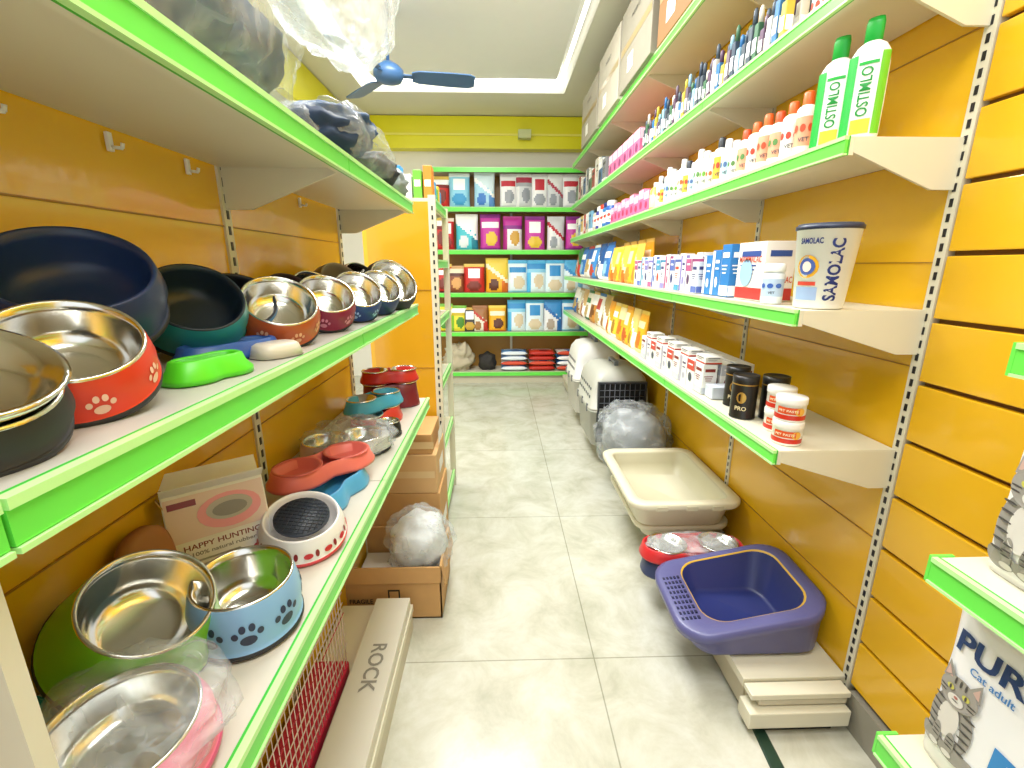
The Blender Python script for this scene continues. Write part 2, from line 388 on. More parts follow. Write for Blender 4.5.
double_bowl('double_pet_bowl',T(-.425,.672,ZM)@RZ(72),.13,.075,.03,P('#5ada2a'),P('#40b81e'),False)
bowl('pet_bowl',lean(-.47,.985,ZM,40,-50,.07),.082,.06,COP,STEEL,.86,paw=mat('#e7b08a',.5),pa=(-85,-40,0))
mb=MB('pet_bowl_stand'); mb.loft([peanut(.09,.07,0,0,off=0),peanut(.09,.07,.02,0,off=.006),peanut(.09,.07,.024,0,off=.012)],LG,T(-.405,.84,ZM)@RZ(60),True,True,True); mb.build()
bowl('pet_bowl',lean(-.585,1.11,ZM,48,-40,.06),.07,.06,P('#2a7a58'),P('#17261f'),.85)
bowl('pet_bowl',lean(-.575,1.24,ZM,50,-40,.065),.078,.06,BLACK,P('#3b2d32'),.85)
bowl('pet_bowl',lean(-.455,1.20,ZM,40,-50,.07),.077,.062,MAR,STEEL,.86,paw=mat('#d98aa8',.5),pa=(-70,-20))
bowl('pet_bowl',lean(-.575,1.39,ZM,50,-35,.065),.08,.065,P('#3a2a2a'),STEEL,.85)
bowl('pet_bowl',lean(-.445,1.41,ZM,46,-48,.07),.078,.062,P('#1c3f86'),STEEL,.86,paw=mat('#9fc0ef',.5),pa=(-70,-20))
bowl('pet_bowl',lean(-.57,1.57,ZM,55,-30,.075),.095,.07,P('#4b4640'),P('#8f8574'),.85)
bowl('pet_bowl',lean(-.435,1.61,ZM,48,-45,.07),.078,.062,P('#243a6c'),STEEL,.86)
bowl('pet_bowl',lean(-.45,1.82,ZM,54,-42,.08),.105,.07,RUB,STEEL,.88)
bowl('pet_bowl',lean(-.575,1.78,ZM,58,-30,.08),.09,.07,P('#5a3a20'),STEEL,.86)
# lower shelf
bowl('pet_bowl',lean(-.415,.655,ZL,5,-60,.08),.082,.092,LBLUE,STEEL,.9,paw=mat('#28344e',.5),pa=(-100,-62,-20,30))
bowl('pet_bowl',lean(-.55,.585,ZL,34,-22,.09),.108,.095,LIME,STEEL,.74)
bowl('pet_bowl',lean(-.435,.425,ZL,6,-60,.08),.093,.066,PINK,STEEL,.86,rub=P('#d85a85'))
mb=MB('plastic_wrap'); mb.blob((-.43,.435,ZL+.07),.105,.1,.05,FILM,.1,3,3,flat=ZL+.001); mb.build()
bowl('pet_bowl',T(-.59,.44,ZL),.05,.05,P('#1c8d9e'),P('#1c8d9e'),.85)
mb=MB('slow_feeder_bowl'); M0=lean(-.42,.885,ZL,16,-60,.08)
bowl('',M0,.088,.055,mat('#f0ecea',.35),mat('#f0ecea',.35),.84,mb=mb,rub=P('#d8434a'))
mb.lathe([(.054,.05),(.054,.056),(.0,.0565)],P('#39404c',.5),M0,32)
for i in range(-5,6):
    w=math.sqrt(max(0,.052**2-(i*.0095)**2)); mb.rod((i*.0095,-w,.0575),(i*.0095,w,.0575),.001,P('#2a2f38'),4,M0); mb.rod((-w,i*.0095,.0575),(w,i*.0095,.0575),.001,P('#2a2f38'),4,M0)
def rfs(h): return .088*.985-.088*.12*(h-.0105)/.04
for i in range(13):
    a=R(-170+i*27); mb.wdisc(.009,.006,P('#c8232d'),M0,rfs,a,.026,off=.003); mb.wdisc(.004,.008,P('#8a1a22'),M0,rfs,a+.2,.028,off=.003)
mb.build()
mb=MB('bowl_packaging_box')
M0=T(-.53,.80,ZL)@RZ(38)@RX(-16)
KR=mat('#f4f0e8',.5,0,'carton')
mb.box(-.085,.085,0,.04,0,.17,KR,M0,bv=.002)
mb.box(-.085,.085,-.002,.0,.0,.04,KR,M0@T(0,.04,.17)@RX(-20)); mb.box(-.085,-.083,0,.04,0,.035,CARD,M0@T(0,0,.17)@RY(-25)); mb.box(-.085,.085,-.002,.0,.0,.03,KR,M0@T(0,0,.17)@RX(60))
F=M0@FNY(0,0,0)
mb.quad(.165,.085,mat('#ecd2cb',.5),F,0,.12); mb.quad(.165,.07,mat('#f8f4ee',.5),F,0,.038)
mb.disc(.055,.034,P('#f5a2ac'),F,.02,.118,.002); mb.disc(.04,.022,mat('#bdb6b0',.3),F,.02,.122,.003); mb.disc(.03,.014,mat('#8f8a86',.3),F,.02,.12,.004)
mb.quad(.045,.012,P('#8a2a3a'),F,-.055,.148,.002); mb.text('HAPPY HUNTING',.014,mat('#8a3a3a',.5),F,0,.06,width=.13)
mb.text('100% natural rubber',.01,mat('#8a8178',.5),F,0,.047,width=.11)
for i in range(3): mb.quad(.08-.012*i,.0035,mat('#9a8f86',.5),F,-.015,.037-.009*i)
mb.disc(.014,.012,P('#c2475a'),F,.058,.025,.002); mb.disc(.012,.01,P('#6c9a3a'),F,-.065,.02,.002); mb.build()
mb=MB('slicker_pad'); mb.loft([peanut(.14,.11,0,0),peanut(.14,.11,.018,0,off=.002),peanut(.14,.11,.022,0,off=.01)],mat('#a8703f',.7),T(-.618,.715,ZL+.07)@RY(82),True,True,True); mb.build()
double_bowl('double_pet_bowl',T(-.43,1.10,ZL)@RZ(80),.26,.13,.045,P('#55a8da'),P('#3f90c4'),False,.3)
mb=MB('double_pet_bowl'); M0=T(-.465,1.14,ZL+.048)@RZ(52); CO=P('#f07a6e')
double_bowl('',M0,.29,.14,.038,CO,CO,False,.3,mb)
for sx in (-1,1): mb.lathe([(.06,.039),(.06,.042),(.052,.041),(.045,.018),(0,.016)],P('#e06a60'),M0@T(sx*.07,0,0),30,cap0=False)
mb.build()
mb=MB('wrapped_pet_bowls')
bowl('',T(-.44,1.42,ZL),.085,.05,P('#c9c5bd'),STEEL,.86,mb=mb); bowl('',T(-.54,1.36,ZL),.08,.055,P('#d5b9c0'),STEEL,.86,mb=mb)
mb.blob((-.47,1.4,ZL+.05),.13,.13,.05,FILM,.15,3,8,flat=ZL+.001); mb.build()
double_bowl('double_pet_bowl',T(-.46,1.66,ZL)@RZ(75),.27,.14,.055,P('#d8362b'),None,True,.2)
double_bowl('double_pet_bowl',T(-.47,1.68,ZL+.062)@RZ(60),.26,.13,.045,P('#4aaed6'),None,True,.2)
mb=MB('double_pet_bowl'); double_bowl('',T(-.46,1.9,ZL)@RZ(20),.24,.13,.1,P('#7c1c2b'),None,True,.2,mb); double_bowl('',T(-.46,1.9,ZL+.11)@RZ(20),.24,.13,.045,P('#d02a22'),None,True,.2,mb); mb.build()
bowl('pet_bowl',T(-.39,1.545,ZL),.045,.05,BLACK,STEEL,.86)

# top left: wrapped goods
mb=MB('wrapped_pet_beds'); ZT=1.723
GN=mat('#3f5266',.7,0,'fabric',bump=.3); NV=mat('#1c3354',.7,0,'fabric',bump=.3)
for i,(y,zz,c) in enumerate([(.55,.1,GN),(.72,.1,NV),(.89,.09,GN),(.62,.27,NV),(.80,.25,GN),(.7,.4,GN)]):
    mb.blob((-.48,y,ZT+zz),.12,.1,.09,c,.08,2,i,flat=ZT)
mb.blob((-.465,.76,ZT+.25),.15,.32,.26,FILM,.1,2.2,5,flat=ZT+.001,nu=60,nv=40,pw=.85)
mb.blob((-.33,1.16,ZT+.36),.11,.30,.17,FILM2,.1,2.0,2,nu=50,nv=30,M=RX(24),pw=.85)
mb.build()
mb=MB('pet_cushion')
for i,(x,y,z,c) in enumerate([(-.47,1.30,.06,NV),(-.46,1.42,.11,mat('#23446c',.7,0,'fabric',bump=.3)),(-.45,1.66,.055,mat('#222a34',.7,0,'fabric',bump=.3)),(-.46,1.87,.045,mat('#8a969a',.7,0,'fabric',bump=.3))]):
    mb.blob((x,y,ZT+z),.11,.11,.055,c,.12,2.4,i+4,flat=ZT,pw=.85)
mb.blob((-.46,1.5,ZT+.07),.125,.3,.1,FILM,.1,2.4,21,flat=ZT+.001,nu=50,nv=30,pw=.85)
mb.build()

mb=MB('flat_pack_carton'); mb.box(-.50,-.365,.35,1.6,.121,.17,mat('#d5d2c3',.5,0,'carton_white',var=.04),bv=.003)
mb.text('ROCK',.07,mat('#8a877c',.6),frame((-.43,1.27,.171),(0,-1,0),(1,0,0),(0,0,1)),0,-.02,.0008); mb.build()
mb=MB('wire_cage'); cx0,cx1,cy0,cy1,cz0,cz1=-.635,-.515,.75,1.3,.122,.5
wc=mat('#e8d8d4',.3,.2,'wire'); rd=P('#c22a4a')
mb.box(cx0,cx1,cy0,cy1,cz0,cz0+.05,rd,bv=.01)
i=0
while cy0+.004+i*.022<cy1:
    y=cy0+.004+i*.022; mb.rod((cx1-.004,y,cz0+.05),(cx1-.004,y,cz1),.0014,wc,4); mb.rod((cx1-.004,y,cz1),(cx0+.004,y,cz1),.0014,wc,4); i+=1
for x in [cx0+.004+k*.018 for k in range(7)]: mb.rod((x,cy0+.004,cz0+.05),(x,cy0+.004,cz1),.0014,wc,4); mb.rod((x,cy0+.004,cz1),(x,cy1,cz1),.0014,wc,4)
for z in (.2,.24,.28,.32,.36,.4,.44,.5): mb.rod((cx1-.004,cy0,z),(cx1-.004,cy1,z),.0018,rd if z==.36 else wc,5); mb.rod((cx0,cy0+.004,z),(cx1,cy0+.004,z),.002,wc,5)
mb.build()
mb=MB('open_cardboard_box'); x0,x1,y0,y1,h=-.66,-.25,1.68,2.0,.25
for a in [(x0,x1,y0,y0+.006,0,h),(x0,x1,y1-.006,y1,0,h),(x0,x0+.006,y0,y1,0,h),(x1-.006,x1,y0,y1,0,h),(x0,x1,y0,y1,0,.006)]: mb.box(*a,CARD)
mb.box(0,.09,0,.31,0,.005,CARD,T(x1,y0+.005,h)@RY(80)); mb.box(x0,x1,-.07,0,-.0025,.0025,CARD,T(0,y0,h)@RX(85))
mb.quad(.05,.09,BLACK,FNY(x1-.2,y0,.1)); mb.quad(.038,.075,CARD,FNY(x1-.2,y0,.1),off=.002); mb.text('FRAGILE',.03,BLACK,FNY(x1-.34,y0,.08),width=.1)
mb.box(x0+.02,x1-.03,y0+.02,y1-.02,.006,.12,mat('#d8d3c8',.5))
mb.build()
mb=MB('wrapped_litter_scoops'); mb.blob((-.36,1.83,.285),.115,.11,.12,mat('#e4e6e6',.35,0,'poly',bump=.3),.08,2,13,pw=.8); mb.blob((-.36,1.83,.285),.14,.13,.145,FILM,.12,2.4,12,nu=50,nv=30,pw=.85); mb.build()
mb=MB('cardboard_carton')
mb.box(-.63,-.29,2.04,2.34,0,.4,CARD,bv=.003); mb.box(-.62,-.30,2.04,2.34,.402,.6,mat('#d3ac78',.75,0,'cardboard',var=.08),bv=.003); mb.box(-.6,-.32,2.05,2.33,.602,.7,CARD,bv=.003)
for z in (.2,.5,.65): mb.quad(.3,.035,mat('#dcc08e',.4),FNY(-.46,2.04,z)); mb.quad(.14,.07,WHITE,FPX(-.29 if z<.4 else -.30,2.2,z))
mb.build()
mb=MB('pet_food_packets')
cols=['#e2b53a','#d84a2f','#3a8fd0','#f0efe8','#6dbb3a','#e48a2a']
for i in range(6):
    x=-.61+i*.05; mb.box(x,x+.042,2.42,2.5,1.792,1.9+.02*(i%3),Pp(cols[i]),bv=.003); mb.quad(.03,.03,W_,FNY(x+.021,2.42,1.86))
for i in range(5): mb.box(-.37,-.33,2.56+i*.07,2.61+i*.07,1.792,1.88+.02*(i%2),Pp(cols[(i*2)%6]),bv=.003)
for z,c in ((.122,'#d8c9a0'),(.502,'#e8e4dc'),(.862,'#8fb8d8'),(1.202,'#d9534a'),(1.502,'#e6d27a')):
    for i in range(4): mb.box(-.6,-.36,2.42+i*.12,2.52+i*.12,z,z+.22,Pp(c),bv=.004)
mb.build()

# ---------------- ceiling fan ----------------
mb=MB('ceiling_fan'); FB=mat('#3b5f88',.35,0,'fan_paint'); M0=T(-.80,3.9,0)
mb.rod((0,0,2.92),(0,0,3.25),.012,FB,12,M0)
mb.lathe([(.03,2.78),(.09,2.8),(.11,2.83),(.11,2.87),(.08,2.9),(.03,2.93)],FB,M0,28); mb.lathe([(.02,3.19),(.06,3.23),(.06,3.269)],FB,M0,20)
for a in (10,130,250):
    Mb=M0@T(0,0,2.84)@RZ(a)@RX(-14)
    mb.box(.1,.2,-.02,.02,-.004,.004,FB,Mb); mb.loft([[(x,-w,-.004),(x,w,-.004),(x,w,.004),(x,-w,.004)] for x,w in ((.17,.05),(.22,.07),(.45,.08),(.6,.078),(.64,.055))],FB,Mb,False,True,True)
mb.build()

# ---------------- product helpers ----------------
def pbox(mb,x,y,z,dx,dy,dz,base,acc,acc2='#555c66',style=0):
    mb.box(x,x+dx,y,y+dy,z,z+dz,Pp(base),bv=min(.0015,dx*.05))
    A=Pp(acc); B=Pp(acc2)
    for F,w in ((FNX(x,y+dy/2,z),dy),(FNY(x+dx/2,y,z),dx)):
        if style==0:
            mb.quad(w*.98,dz*.2,A,F,0,dz*.12); mb.quad(w*.7,dz*.1,B,F,0,dz*.8)
            for k in range(3): mb.quad(w*(.6-.1*k),dz*.025,B,F,-w*.08,dz*(.6-.07*k))
        elif style==1:
            mb.quad(w*.98,dz*.35,A,F,0,dz*.8); mb.disc(w*.25,dz*.16,B,F,0,dz*.38,.0015,12); mb.quad(w*.6,dz*.05,Pp('#ffffff'),F,0,dz*.82,.002)
        elif style==2:
            mb.quad(w*.3,dz*.96,A,F,-w*.33,dz*.5); mb.quad(w*.45,dz*.07,B,F,w*.15,dz*.75); mb.quad(w*.4,dz*.04,B,F,w*.15,dz*.6); mb.disc(w*.17,dz*.12,A,F,w*.15,dz*.3,.0015,12)
def bottle(mb,x,y,z,r,h,body,cap,label,lab2=None,sy=1,capr=.55,kind=0,rot=0):
    B=P(body); Cc=P(cap); Lb=Pp(label); M0=T(x,y,z)@RZ(rot)
    if kind==0:
        prof=[(r*.95,0),(r,.004),(r,h*.18),(r,h*.182),(r,h*.62),(r,h*.622),(r,h*.74),(r*.8,h*.78),(r*capr,h*.8),(r*capr*1.02,h*.81),(r*capr,h*.97),(r*capr*.8,h),(0,h)]
        ms=[B,B,B,Lb,B,B,B,B,Cc,Cc,Cc,Cc]
    else:
        prof=[(r*.9,0),(r,.006),(r,h*.1),(r*1.0,h*.102),(r*1.02,h*.55),(r,h*.552),(r*.96,h*.72),(r*.7,h*.8),(r*.42,h*.83),(r*.45,h*.84),(r*.45,h*.97),(r*.36,h),(0,h)]
        ms=[B,B,B,Lb,B,B,B,B,Cc,Cc,Cc,Cc]
    mb.lathe(prof,ms,M0,20,1,sy)
    if lab2:
        for a in (180,270,225): mb.wdisc(r*.3,h*.06,Pp(lab2),M0,lambda q:r*1.0 if sy==1 else r*.9,R(a),h*.45,off=.001)
        mb.wrap('VET',h*.09,Pp('#444a55'),M0,lambda q:r,R(-125),h*.28,off=.001)
for i,(y,x) in enumerate([(1.262,.915),(1.36,.905)]):
    mb=MB('shampoo_bottle'); h=.27; r=.042
    G=P('#19a83c'); Wt=P('#f4f5f0'); M0=T(x,y,ZA)@RZ(-50)
    prof=[(r*.9,0),(r,.008),(r*1.02,h*.3),(r,h*.62),(r*.93,h*.72),(r*.7,h*.78),(r*.38,h*.815),(r*.45,h*.82),(r*.45,h*.96),(r*.4,h),(0,h)]
    mb.lathe(prof,[Wt]*6+[G]*4,M0,36,1,.62)
    def el(tx,hh,o=.0012):
        a=math.radians(-90)+tx/r; return (r*1.02*math.cos(a)*(1+o/r),r*1.02*.62*math.sin(a)*(1+o/r/.62),hh)
    def panel(t0,t1,h0,h1,m,o):
        n=8; v=[el(t0+(t1-t0)*k/n,hh,o) for hh in (h0,h1) for k in range(n+1)]
        mb.add(v,[(k,k+1,n+2+k,n+1+k) for k in range(n)],m,M0,True)
    panel(-.05,-.018,.01,.19,G,.0012); panel(.03,.055,.01,.19,P('#6fc02a'),.0012); panel(-.014,.026,.012,.045,P('#e3c83a'),.0012); panel(-.014,.026,.165,.172,G,.0012)
    v,f,w=text_data('OSTIMLO'); sxx=.11/w
    mb.add([el(.016-a[1]*.032,.05+a[0]*sxx,.002) for a in v],f,P('#128a34'),M0)
    mb.build()
mb=MB('aerosol_spray_cans')
y=1.47
cl=[('#f3f1ea','#e2682a','#e9a583','#d94c2a'),('#f3f1ea','#e2682a','#f1efe8','#c8402a'),('#efefe9','#d9552a','#e9a583','#5a8a4a')]
k=0
while y<1.86:
    c=cl[k%3]; bottle(mb,.905,y,ZA,.026,.18-.006*(k%3),c[0],c[1],c[2],c[3]); bottle(mb,1.0,y+.02,ZA,.024,.18,c[0],c[1],c[2],c[3]); y+=.068; k+=1
while y<2.75:
    c=[('#f5f5f2','#f5f5f2','#dfe8d2','#6aa23a'),('#f5f5f2','#eef0ee','#f2f0ea','#5a8a4a'),('#e8ecee','#ffffff','#b8d8e0','#4a6a9a'),('#f1efe6','#3a3f46','#e2b23a','#b8402a'),('#f3f1ec','#f5f5f2','#f0e4d0','#c8602a')][k%5]
    bottle(mb,.905,y,ZA,.025,.15+.02*(k%3),*c); bottle(mb,.99,y+.02,ZA,.024,.17,*c); y+=.064; k+=1
mb.build()
mb=MB('green_lotion_bottle'); bottle(mb,.9,2.78,ZA,.03,.15,'#cfd33a','#e8e4d8','#e9e7a0',kind=1); mb.build()
mb=MB('pink_treat_boxes')
for i in range(9): pbox(mb,.885,2.85+i*.105,ZA,.16,.1,.125+.02*(i%2),'#e46a9a','#f4b8cf','#b8305f',1)
mb.build()
mb=MB('supplement_jars')
for i in range(5): bottle(mb,.92,3.9+i*.13,ZA,.05,.2,['#2a5fb0','#1d6fae','#e8e4da','#3a3f9a','#c8c0b0'][i],['#f0f0ea','#1a2f6a','#d04028','#f0f0ea','#222222'][i],'#e9e6de','#c0392b',capr=.8)
for i in range(6): pbox(mb,.89,4.6+i*.15,ZA,.16,.13,.2,['#7fb6d8','#d8d2c0','#c24a3a','#e2c26a','#9ab7c8','#d8d2c0'][i],'#ffffff','#355a8a',i%3)
mb.build()
mb=MB('grooming_tool_packs')
y=1.62;k=0
cc=['#3b4a5c','#6a5a6a','#c9b23a','#2b6ea8','#d9d5c8','#5a3f5a','#3c6a4a','#44505c','#44505c','#8fb7d0']
while y<3.05:
    for xx in (.885,.93,.98):
        c=cc[(k+int(xx*37))%10]; h=.16+.03*math.sin(k*1.7)
        mb.box(xx,xx+.028,y,y+.026,ZD,ZD+h*.78,Pp(c),bv=.003); mb.lathe([(.009,0),(.008,h*.25),(.004,h*.3),(0,h*.3)],Pp(cc[(k*3+2)%10]),T(xx+.014,y+.013,ZD+h*.78),8)
        mb.quad(.022,h*.25,W_,FNX(xx,y+.013,ZD+h*.4)); mb.quad(.022,h*.25,W_,FNY(xx+.014,y,ZD+h*.4))
    y+=.04;k+=1
mb.build()
mb=MB('blue_tube_bottles')
for i in range(7): bottle(mb,.95,1.26+i*.05,ZD,.02,.17,['#2a7fd0','#f0c02a','#2a7fd0','#2a7fd0','#2aa06a','#f1f0ea','#3a5fb0'][i],'#f0f0ea','#e9e6de','#d04028')
mb.build()
mb=MB('pink_treat_boxes')
for i in range(6): pbox(mb,.885,3.12+i*.14,ZD,.16,.12,.17,'#dd6f9a','#f6c9da','#8a3a6a',1)
mb.build()
mb=MB('pet_accessory_boxes')
for i in range(10): pbox(mb,.885,4.05+i*.15,ZD,.16,.13,.2+.03*(i%3),['#7d7f82','#4a6a8a','#c8c2b2','#9a4a3a','#5a7a5a'][i%5],'#e9e6de','#333333',i%3)
mb.build()
for (y0,y1,h,c) in [(1.75,2.2,.36,'#9c6c3c'),(2.22,2.75,.42,'#8f6336'),(2.8,3.45,.46,'#8f8978'),(3.5,4.15,.46,'#b5ae9c'),(4.2,4.9,.42,'#a39c8a')]:
    mb=MB('storage_carton'); m=mat(c,.7,0,'cardboard',var=.07,scale=12)
    x0=.82 if y0>2.5 else .84
    mb.box(x0,1.135,y0,y1,ZE,ZE+h,m,bv=.004); mb.quad((y1-y0)*.97,.04,mat('#a08c60',.3,0,'tape'),FNX(x0,(y0+y1)/2,ZE+h*.5)); mb.quad(.12,.09,WHITE,FNX(x0,(y0+y1)/2+.08,ZE+h*.25)); mb.text('THIS SIDE UP',.03,BLACK,FNX(x0,(y0+y1)/2,ZE+h*.75))
    mb.quad(.04,h*.95,mat('#a08c60',.3,0,'tape'),FNY((x0+1.14)/2,y0,ZE+h*.5)); mb.build()
def tub(x,y,z,rb,rt,h,lid):
    mb=MB('milk_powder_tub'); M0=T(x,y,z); Wt=mat('#f1f1ec',.35,0,'plastic')
    rf=lambda q: rb+(rt-rb)*q/(h*.93)
    mb.lathe([(rb*.95,0),(rb,.004),(rt,h*.93),(rt*1.05,h*.932),(rt*1.05,h*.975),(rt*1.0,h*.98),(rt*.98,h),(rt*.9,h*.99),(0,h*.985)],[Wt,Wt,P(lid)]+[P(lid)]*2+[P('#39404d')]*3,M0,44)
    mb.wrap('SAMOLAC',.042,P('#15296e'),M0,rf,R(-104),h*.46,True,width=h*.72,bold=.03)
    mb.wrap('SAMOLAC',.02,P('#15296e'),M0,rf,R(-155),h*.8,False,width=.06,bold=.03)
    mb.wdisc(.03,.03,P('#e0a62a'),M0,rf,R(-158),h*.5); mb.wdisc(.022,.022,P('#4a62a8'),M0,rf,R(-158),h*.5,.0014); mb.wdisc(.012,.014,P('#f2ded0'),M0,rf,R(-158),h*.5,.002)
    mb.wrect(.06,.035,P('#9fb6dc'),M0,rf,R(-158),h*.18); mb.wrect(.05,.01,P('#d04a3a'),M0,rf,R(-158),h*.3)
    return mb.build()
tub(.895,1.28,ZB,.06,.075,.222,'#27304a')
mb=MB('supplement_can'); bottle(mb,.85,1.43,ZB,.03,.12,'#e9eef4','#f6f6f2','#b8cbe6','#3a62b8',capr=.98); mb.build()
mb=MB('formula_box'); pbox(mb,.855,1.5,ZB,.1,.17,.19,'#f2eeea','#c4322f','#2f4f9a',0)
mb.disc(.04,.045,Pp('#9fc6e6'),FNX(.855,1.585,ZB),-.02,.09,.003); mb.text('MAMMALAC',.028,Pp('#d04a2a'),FNY(.905,1.5,ZB),0,.06,.003,width=.09); mb.text('MAMMALAC',.028,Pp('#d04a2a'),FNX(.855,1.585,ZB),0,.125,.003,width=.14); mb.build()
mb=MB('vitamin_carton')
for i in range(3):
    pbox(mb,.85,1.715+i*.075,ZB,.06,.07,.19-.018*i,'#2a7cc4','#f0f4f8','#ffffff',2 if i else 0)
mb.text('VITAMIN+',.02,W_,frame((.88,1.715,ZB),(0,0,1),(-1,0,0),(0,-1,0)),.09,-.01,.003,width=.12); mb.build()
mb=MB('medicine_boxes')
y=1.96;k=0
while y<2.84:
    c=[('#e9ecf4','#5a6fb8','#3a3f7a'),('#f4f2ee','#b85a8a','#5a3a6a'),('#eef0f4','#8f86c4','#44407a'),('#f6f4f0','#4a9ac0','#c0452f')][k%4]
    h=.13+.016*((k*7)%3)
    pbox(mb,.835,y,ZB,.05,.055,h,c[0],c[1],c[2],k%3); pbox(mb,.91,y+.01,ZB,.05,.055,h+.01,c[0],c[2],c[1],(k+1)%3); y+=.066;k+=1
mb.build()
def zones(base,top,lab,pic,lab2=None,st=0):
    b,t,l,p=Pp(base),Pp(top),Pp(lab),Pp(pic); l2=Pp(lab2) if lab2 else l
    def z(u,v):
        if v>.88: return t
        if st==0:
            if v>.6 and v<.78 and abs(u)<.8: return l
            if (u-.1)**2/.35+(v-.3)**2/.04<1: return p
            if v<.08: return l2
        elif st==1:
            if v+.25*u>.62: return t
            if abs(v+.25*u-.55)<.06: return l
            if (u+.25)**2/.2+(v-.22)**2/.03<1: return p
            if u>.45 and v<.35: return l2
        elif st==2:
            if abs(u)<.62 and .5<v<.84: return l
            if abs(u)<.45 and .58<v<.68: return l2
            if u*u/.5+(v-.22)**2/.035<1: return p
        else:
            if v>.7: return l
            if .62<v<=.7: return l2
            if (u-.25)**2/.25+(v-.35)**2/.05<1: return p
            if u<-.5: return t
        return b
    return z
mb=MB('treat_pouches')
for i in range(5): mb.bag(FNX(.88,2.99+i*.16,ZB)@RX(-6),.15,.25,.06,zones('#f8b422','#f0c04a','#fbe8a8','#e0882a','#c8681a',i%2+1),seed=i)
for i in range(4): mb.bag(FNX(.96,3.0+i*.18,ZB),.16,.28,.06,zones('#f4ac1e','#f0c35a','#fff2d0','#b8641a'),seed=i+9)
mb.build()
mb=MB('pet_food_bags')
for i,c in enumerate([('#2f6fb4','#1d4f8a','#ffffff','#8fc0e0'),('#2f5f9a','#1d4f8a','#ffffff','#d8c08a'),('#3a86c8','#efefef','#ffffff','#c0452f'),('#e9e6de','#b8302a','#2a5fa0','#c0a060'),('#2f6fb4','#1d4f8a','#ffffff','#8fc0e0'),('#d9d5c8','#3a7a4a','#c8402a','#a0703a')]):
    mb.bag(FNX(.9,3.86+i*.27,ZB)@RX(-5),.24,.3,.1,zones(*c,st=i%4),seed=i)
mb.build()
for i,(x,y) in enumerate([(.862,1.275),(.90,1.385)]):
    for j in range(2):
        mb=MB('paste_jar'); M0=T(x,y,ZC+j*.072); r=.042; Wt=mat('#f3f0ea',.35,0,'plastic')
        mb.lathe([(r*.93,0),(r*.95,.003),(r*.95,.05),(r*.98,.051),(r,.053),(r,.068),(r*.97,.071),(0,.0705)],[Wt,Wt,Wt,Wt,Wt,Wt,Wt],M0,36)
        rf=lambda q:r*.95
        mb.wrect(.24,.014,P('#c9301f'),M0,rf,R(-125),.014,n=24); mb.wrect(.07,.02,P('#d8521f'),M0,rf,R(-125),.034); mb.wdisc(.014,.012,P('#e8b04a'),M0,rf,R(-85),.033,.0012); mb.wrap('PET PASTE',.01,P('#f7e9c8'),M0,rf,R(-130),.034,off=.0018,width=.055); mb.build()
for i,(x,y) in enumerate([(.855,1.52),(.90,1.66),(.95,1.5)]):
    mb=MB('supplement_tin'); M0=T(x,y,ZC); r=.042; h=.15
    mb.lathe([(r,0),(r,h*.02),(r*.985,h*.03),(r*.985,h*.88),(r,h*.89),(r,h),(r*.93,h*1.0),(r*.9,h*.985),(0,h*.985)],[BLACK,BLACK,mat('#1d1a17',.3),BLACK,mat('#2a2a2c',.3),BLACK,BLACK,BLACK],M0,36)
    rf=lambda q:r*.985
    mb.wrect(.2,.004,mat('#c39a4a',.3,.6,'gold'),M0,rf,R(-130),h*.8,n=20); mb.wdisc(.016,.02,mat('#c39a4a',.3,.6,'gold'),M0,rf,R(-130),h*.5); mb.wrap('PRO',.02,mat('#e6d4a8',.4),M0,rf,R(-130),h*.25,off=.001); mb.build()
mb=MB('medicine_boxes')
y=1.8;k=0
while y<2.6:
    c=[('#f4f3ef','#c8cdd6','#8a2f2a'),('#f1f0ec','#d04a3a','#4a4f5a'),('#f6f5f0','#b8b2c4','#6a5a7a')][k%3]
    for r_ in range(3): pbox(mb,.83+r_*.075,y,ZC,.06,.075,.125,c[0],c[1],c[2],(k+r_)%3)
    if k%2==0: pbox(mb,.835,y,ZC+.126,.07,.09,.03,'#f1efe9','#c8402a','#555555',0)
    y+=.083;k+=1
mb.build()
mb=MB('blister_pack'); mb.box(.84,.95,1.725,1.79,ZC,ZC+.05,Pp('#cfd6e2'),bv=.004); mb.build()
mb=MB('treat_pouches')
for i in range(6): mb.bag(FNX(.87,2.78+i*.16,ZC)@RX(-6),.15,.25,.06,zones(*( [('#f8b022','#eec84a','#fbeab0','#d0701a'),('#f4c83a','#f0d07a','#ffffff','#a8781a'),('#f6b62e','#eca01a','#fff2d0','#c05a1a')][i%3]),st=i%4),seed=i)
mb.build()
mb=MB('pet_food_bags')
for i,c in enumerate([('#d9d0b8','#b89a5a','#ffffff','#a0703a'),('#efece2','#2f6fb4','#c0392b','#c0a060'),('#c98a3a','#e8c27a','#ffffff','#7a4a1a'),('#efece2','#3a7a4a','#3a7a4a','#c0a060'),('#a03a2a','#d8b27a','#ffffff','#e0a050'),('#d9d0b8','#b89a5a','#ffffff','#a0703a'),('#2f6fb4','#ffffff','#ffffff','#c0a060')]):
    mb.bag(FNX(.9,3.82+i*.25,ZC)@RX(-5),.23,.28,.1,zones(*c,st=(i+1)%4),seed=i+3)
mb.build()

